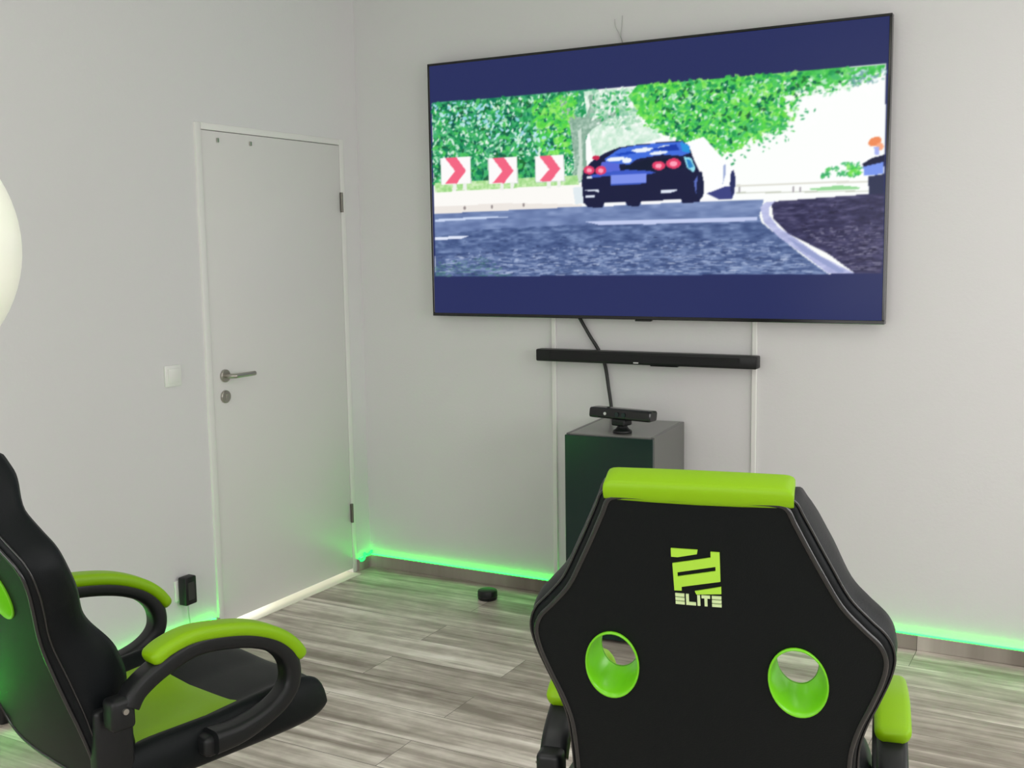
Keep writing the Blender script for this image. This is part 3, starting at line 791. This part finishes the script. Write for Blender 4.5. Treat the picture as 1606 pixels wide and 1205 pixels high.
for G, fl in ((top, 0), (bot, 1)):
    for j in range(NV):
        for i in range(NU):
            q = [G[j][i], G[j][i+1], G[j+1][i+1], G[j+1][i]]
            if fl: q.reverse()
            bm.faces.new(q)
obj('seat', bm, M_LEATHER, chair, smooth=True)
bm = bmesh.new(); R_ = []
for j in range(15):
    y = -.245+(.080+.245)*j/14; row = []
    for i in range(15):
        x = (-1+2*i/14)*.190
        row.append(bm.verts.new((x, y, seat_z(x, y)+.0025-(.006 if i in (0, 14) or j in (0, 14) else 0))))
    R_.append(row)
for j in range(14):
    for i in range(14): bm.faces.new((R_[j][i], R_[j][i+1], R_[j+1][i+1], R_[j+1][i]))
obj('seat_insert', bm, M_LIME, chair, smooth=True)

# looped arm rests with lime pads
LOOP = [(-.236, .700), (-.215, .728), (-.165, .757), (-.095, .783), (-.025, .784), (.055, .762), (.112, .728), (.145, .682), (.147, .632), (.118, .582), (.065, .549), (.005, .532), (-.055, .532)]
LOOP = [(y, z-(.010*math.exp(-((y+.01)/.11)**2) if z > .7 else 0)-.031*max(0, min(1, (z-.53)/.1))) for y, z in LOOP]
PAD = [(-.186, .778), (-.150, .797), (-.095, .811), (-.025, .809), (.045, .790), (.108, .756), (.150, .720), (.176, .682)]
PAD = [(y, z-.031-.012*math.exp(-((y+.01)/.11)**2)) for y, z in PAD]
c2 = lambda pts, per: [(p.x, p.y) for p in catmull([(a, b, 0) for a, b in pts], per)]
for s in (1, -1):
    bm = bmesh.new()
    sweep_yz(bm, c2(LOOP, 7), s*.277, rrect(.048, .040, .012, 4), lambda t: 1+.25*max(0, (t-.8)/.2))
    arm = obj('armrest', bm, M_BLACK, chair); autosmooth(arm, 40)
    bm = bmesh.new()
    sweep_yz(bm, c2(PAD, 8), s*.277, rrect(.058, .030, .012, 4), lambda t: 1-.35*max(0., (abs(2*t-1)-.86)/.14)**2)
    o = obj('arm_pad', bm, M_LIME, arm); autosmooth(o, 50)
    bm = bmesh.new(); box(bm, (s*.277-.022, -.278, .628), (s*.277+.022, -.228, .692), .010, 3); o = obj('arm_bracket', bm, M_BLACK, arm); autosmooth(o)
    bm = bmesh.new(); lathe(bm, [(.001, s*.020), (.006, s*.020), (.006, s*.027), (.001, s*.027)], 'X', (s*.277, -.252, .668), 12); o = obj('bolt', bm, M_STEEL, arm); autosmooth(o)
    bm = bmesh.new(); box(bm, (s*.255-.035, -.075, .500), (s*.255+.035, .02, .545), .012, 3); o = obj('arm_mount', bm, M_BLACK, arm); autosmooth(o)
    # bracket joining back rest and seat
    bm = bmesh.new(); box(bm, (s*.225-.020, -.285, .50), (s*.225+.020, -.205, .66), .010, 3); autosmooth(obj('hinge_bracket', bm, M_BLACK, chair))

# mechanism, gas lift and five-star base on castors
autosmooth(obj('tilt_mechanism', boxm((-.09, -.13, .418), (.09, .11, .462), .01), M_BLACK, chair))
bm = bmesh.new(); lathe(bm, [(.001, .12), (.034, .12), (.034, .30), (.026, .305), (.026, .34), (.016, .345), (.016, .425), (.001, .425)], n=24); autosmooth(obj('gas_lift', bm, M_BLACK, chair))
bm = bmesh.new(); lathe(bm, [(.001, .075), (.045, .075), (.05, .09), (.045, .135), (.001, .135)], n=24); autosmooth(obj('base_hub', bm, M_BLACK, chair))
for k in range(5):
    a = 2*PI*k/5+.3; M = Matrix.Rotation(a, 4, 'Z')
    bm = bmesh.new(); rr = []
    for r, z, w_, h in ((.03, .105, .052, .05), (.15, .098, .044, .042), (.28, .082, .034, .028), (.305, .079, .024, .022)):
        rr.append([bm.verts.new((r, p, z+q)) for p, q in rrect(w_, h, min(w_, h)*.3, 3)])
    for A, B in zip(rr, rr[1:]):
        for i in range(len(A)): bm.faces.new((A[i], A[(i+1) % len(A)], B[(i+1) % len(A)], B[i]))
    bm.faces.new(rr[0]); bm.faces.new(rr[-1]); bmesh.ops.transform(bm, matrix=M, verts=bm.verts[:])
    leg = obj('leg', bm, M_BLACK, chair); autosmooth(leg, 40)
    bm = bmesh.new()
    for sy_ in (-.018, .018): lathe(bm, [(.001, sy_-.010), (.026, sy_-.010), (.029, sy_-.006), (.029, sy_+.006), (.026, sy_+.010), (.001, sy_+.010)], 'Y', (.292, 0, .029), 20)
    lathe(bm, [(.001, .029), (.009, .029), (.009, .072), (.001, .072)], 'Z', (.288, 0, 0), 10)
    bmesh.ops.transform(bm, matrix=M, verts=bm.verts[:]); autosmooth(obj('caster', bm, M_BLACKG, leg))

# second chair: the same kind, turned to the right, cut off by the left edge of the photo
def copy_tree(o, parent=None):
    c = o.copy(); COL.objects.link(c)
    if parent: c.parent = parent; c.matrix_parent_inverse = o.matrix_parent_inverse.copy()
    for ch in list(o.children): copy_tree(ch, c)
    return c
left_chair = copy_tree(chair)
H2 = math.radians(13.0)
left_chair.location = (1.306, -2.557, 0); left_chair.rotation_euler = (0, 0, -H2)
left_chair['label'] = 'black and lime green gaming chair cut off by the left edge, seen from the side'

# ---------------------------------------------------------------- light
def area(name, loc, rot, size, energy, color, sy=None):
    l = bpy.data.lights.new(name, 'AREA'); l.energy = energy; l.color = color; l.size = size
    if sy: l.shape = 'RECTANGLE'; l.size_y = sy
    o = bpy.data.objects.new(name, l); COL.objects.link(o); o.location = loc; o.rotation_euler = rot
    return o
DAY = (1., .975, .955)
for a0, a1, z0, z1 in WIN_R:
    area('window_daylight', (RX+.03, (a0+a1)/2, (z0+z1)/2), (0, PI/2, 0), z1-z0-.1, E_R, DAY, a1-a0-.1)
for a0, a1, z0, z1 in WIN_F:
    area('window_daylight', ((a0+a1)/2, RY-.03, (z0+z1)/2), (PI/2, 0, 0), a1-a0-.1, E_F, DAY, z1-z0-.1)
for x, y in ((1.7, -3.6), (3.6, -3.6), (3.6, -1.6)):
    area('ceiling_fill', (x, y, RZ-.03), (0, 0, 0), .9, E_C, (1., .98, .94))  # unseen fill lights added under the ceiling, no fixture there
area('hall_lamp', (-.55, -.58, .14), (0, math.radians(-82), 0), .22, 7, (1., .94, .76), .9)
w_ = bpy.data.worlds.new('sky'); scene.world = w_; w_.use_nodes = True
w_.node_tree.nodes['Background'].inputs['Color'].default_value = (.80, .88, 1., 1); w_.node_tree.nodes['Background'].inputs['Strength'].default_value = .6

# ---------------------------------------------------------------- camera
cam = bpy.data.cameras.new('camera'); co_ = bpy.data.objects.new('camera', cam); COL.objects.link(co_)
yaw, pit, rol = math.radians(-29.027), math.radians(7.079), math.radians(-.874)
fwd = Vector((math.sin(yaw)*math.cos(pit), math.cos(yaw)*math.cos(pit), -math.sin(pit)))
rt = Vector((math.cos(yaw), -math.sin(yaw), 0)); up = rt.cross(fwd)
r2 = rt*math.cos(rol)+up*math.sin(rol); u2 = -rt*math.sin(rol)+up*math.cos(rol)
m = Matrix((r2, u2, -fwd)).transposed().to_4x4(); m.translation = (3.188, -4.283, 1.545)
co_.matrix_world = m
cam.sensor_width = 36; cam.lens = 1732.416/1606*36; cam.clip_start = .05
scene.camera = co_
vs = scene.view_settings
vs.view_transform = 'Standard'; vs.look = 'None'; vs.gamma = 1; vs.exposure = 0; vs.use_curve_mapping = False
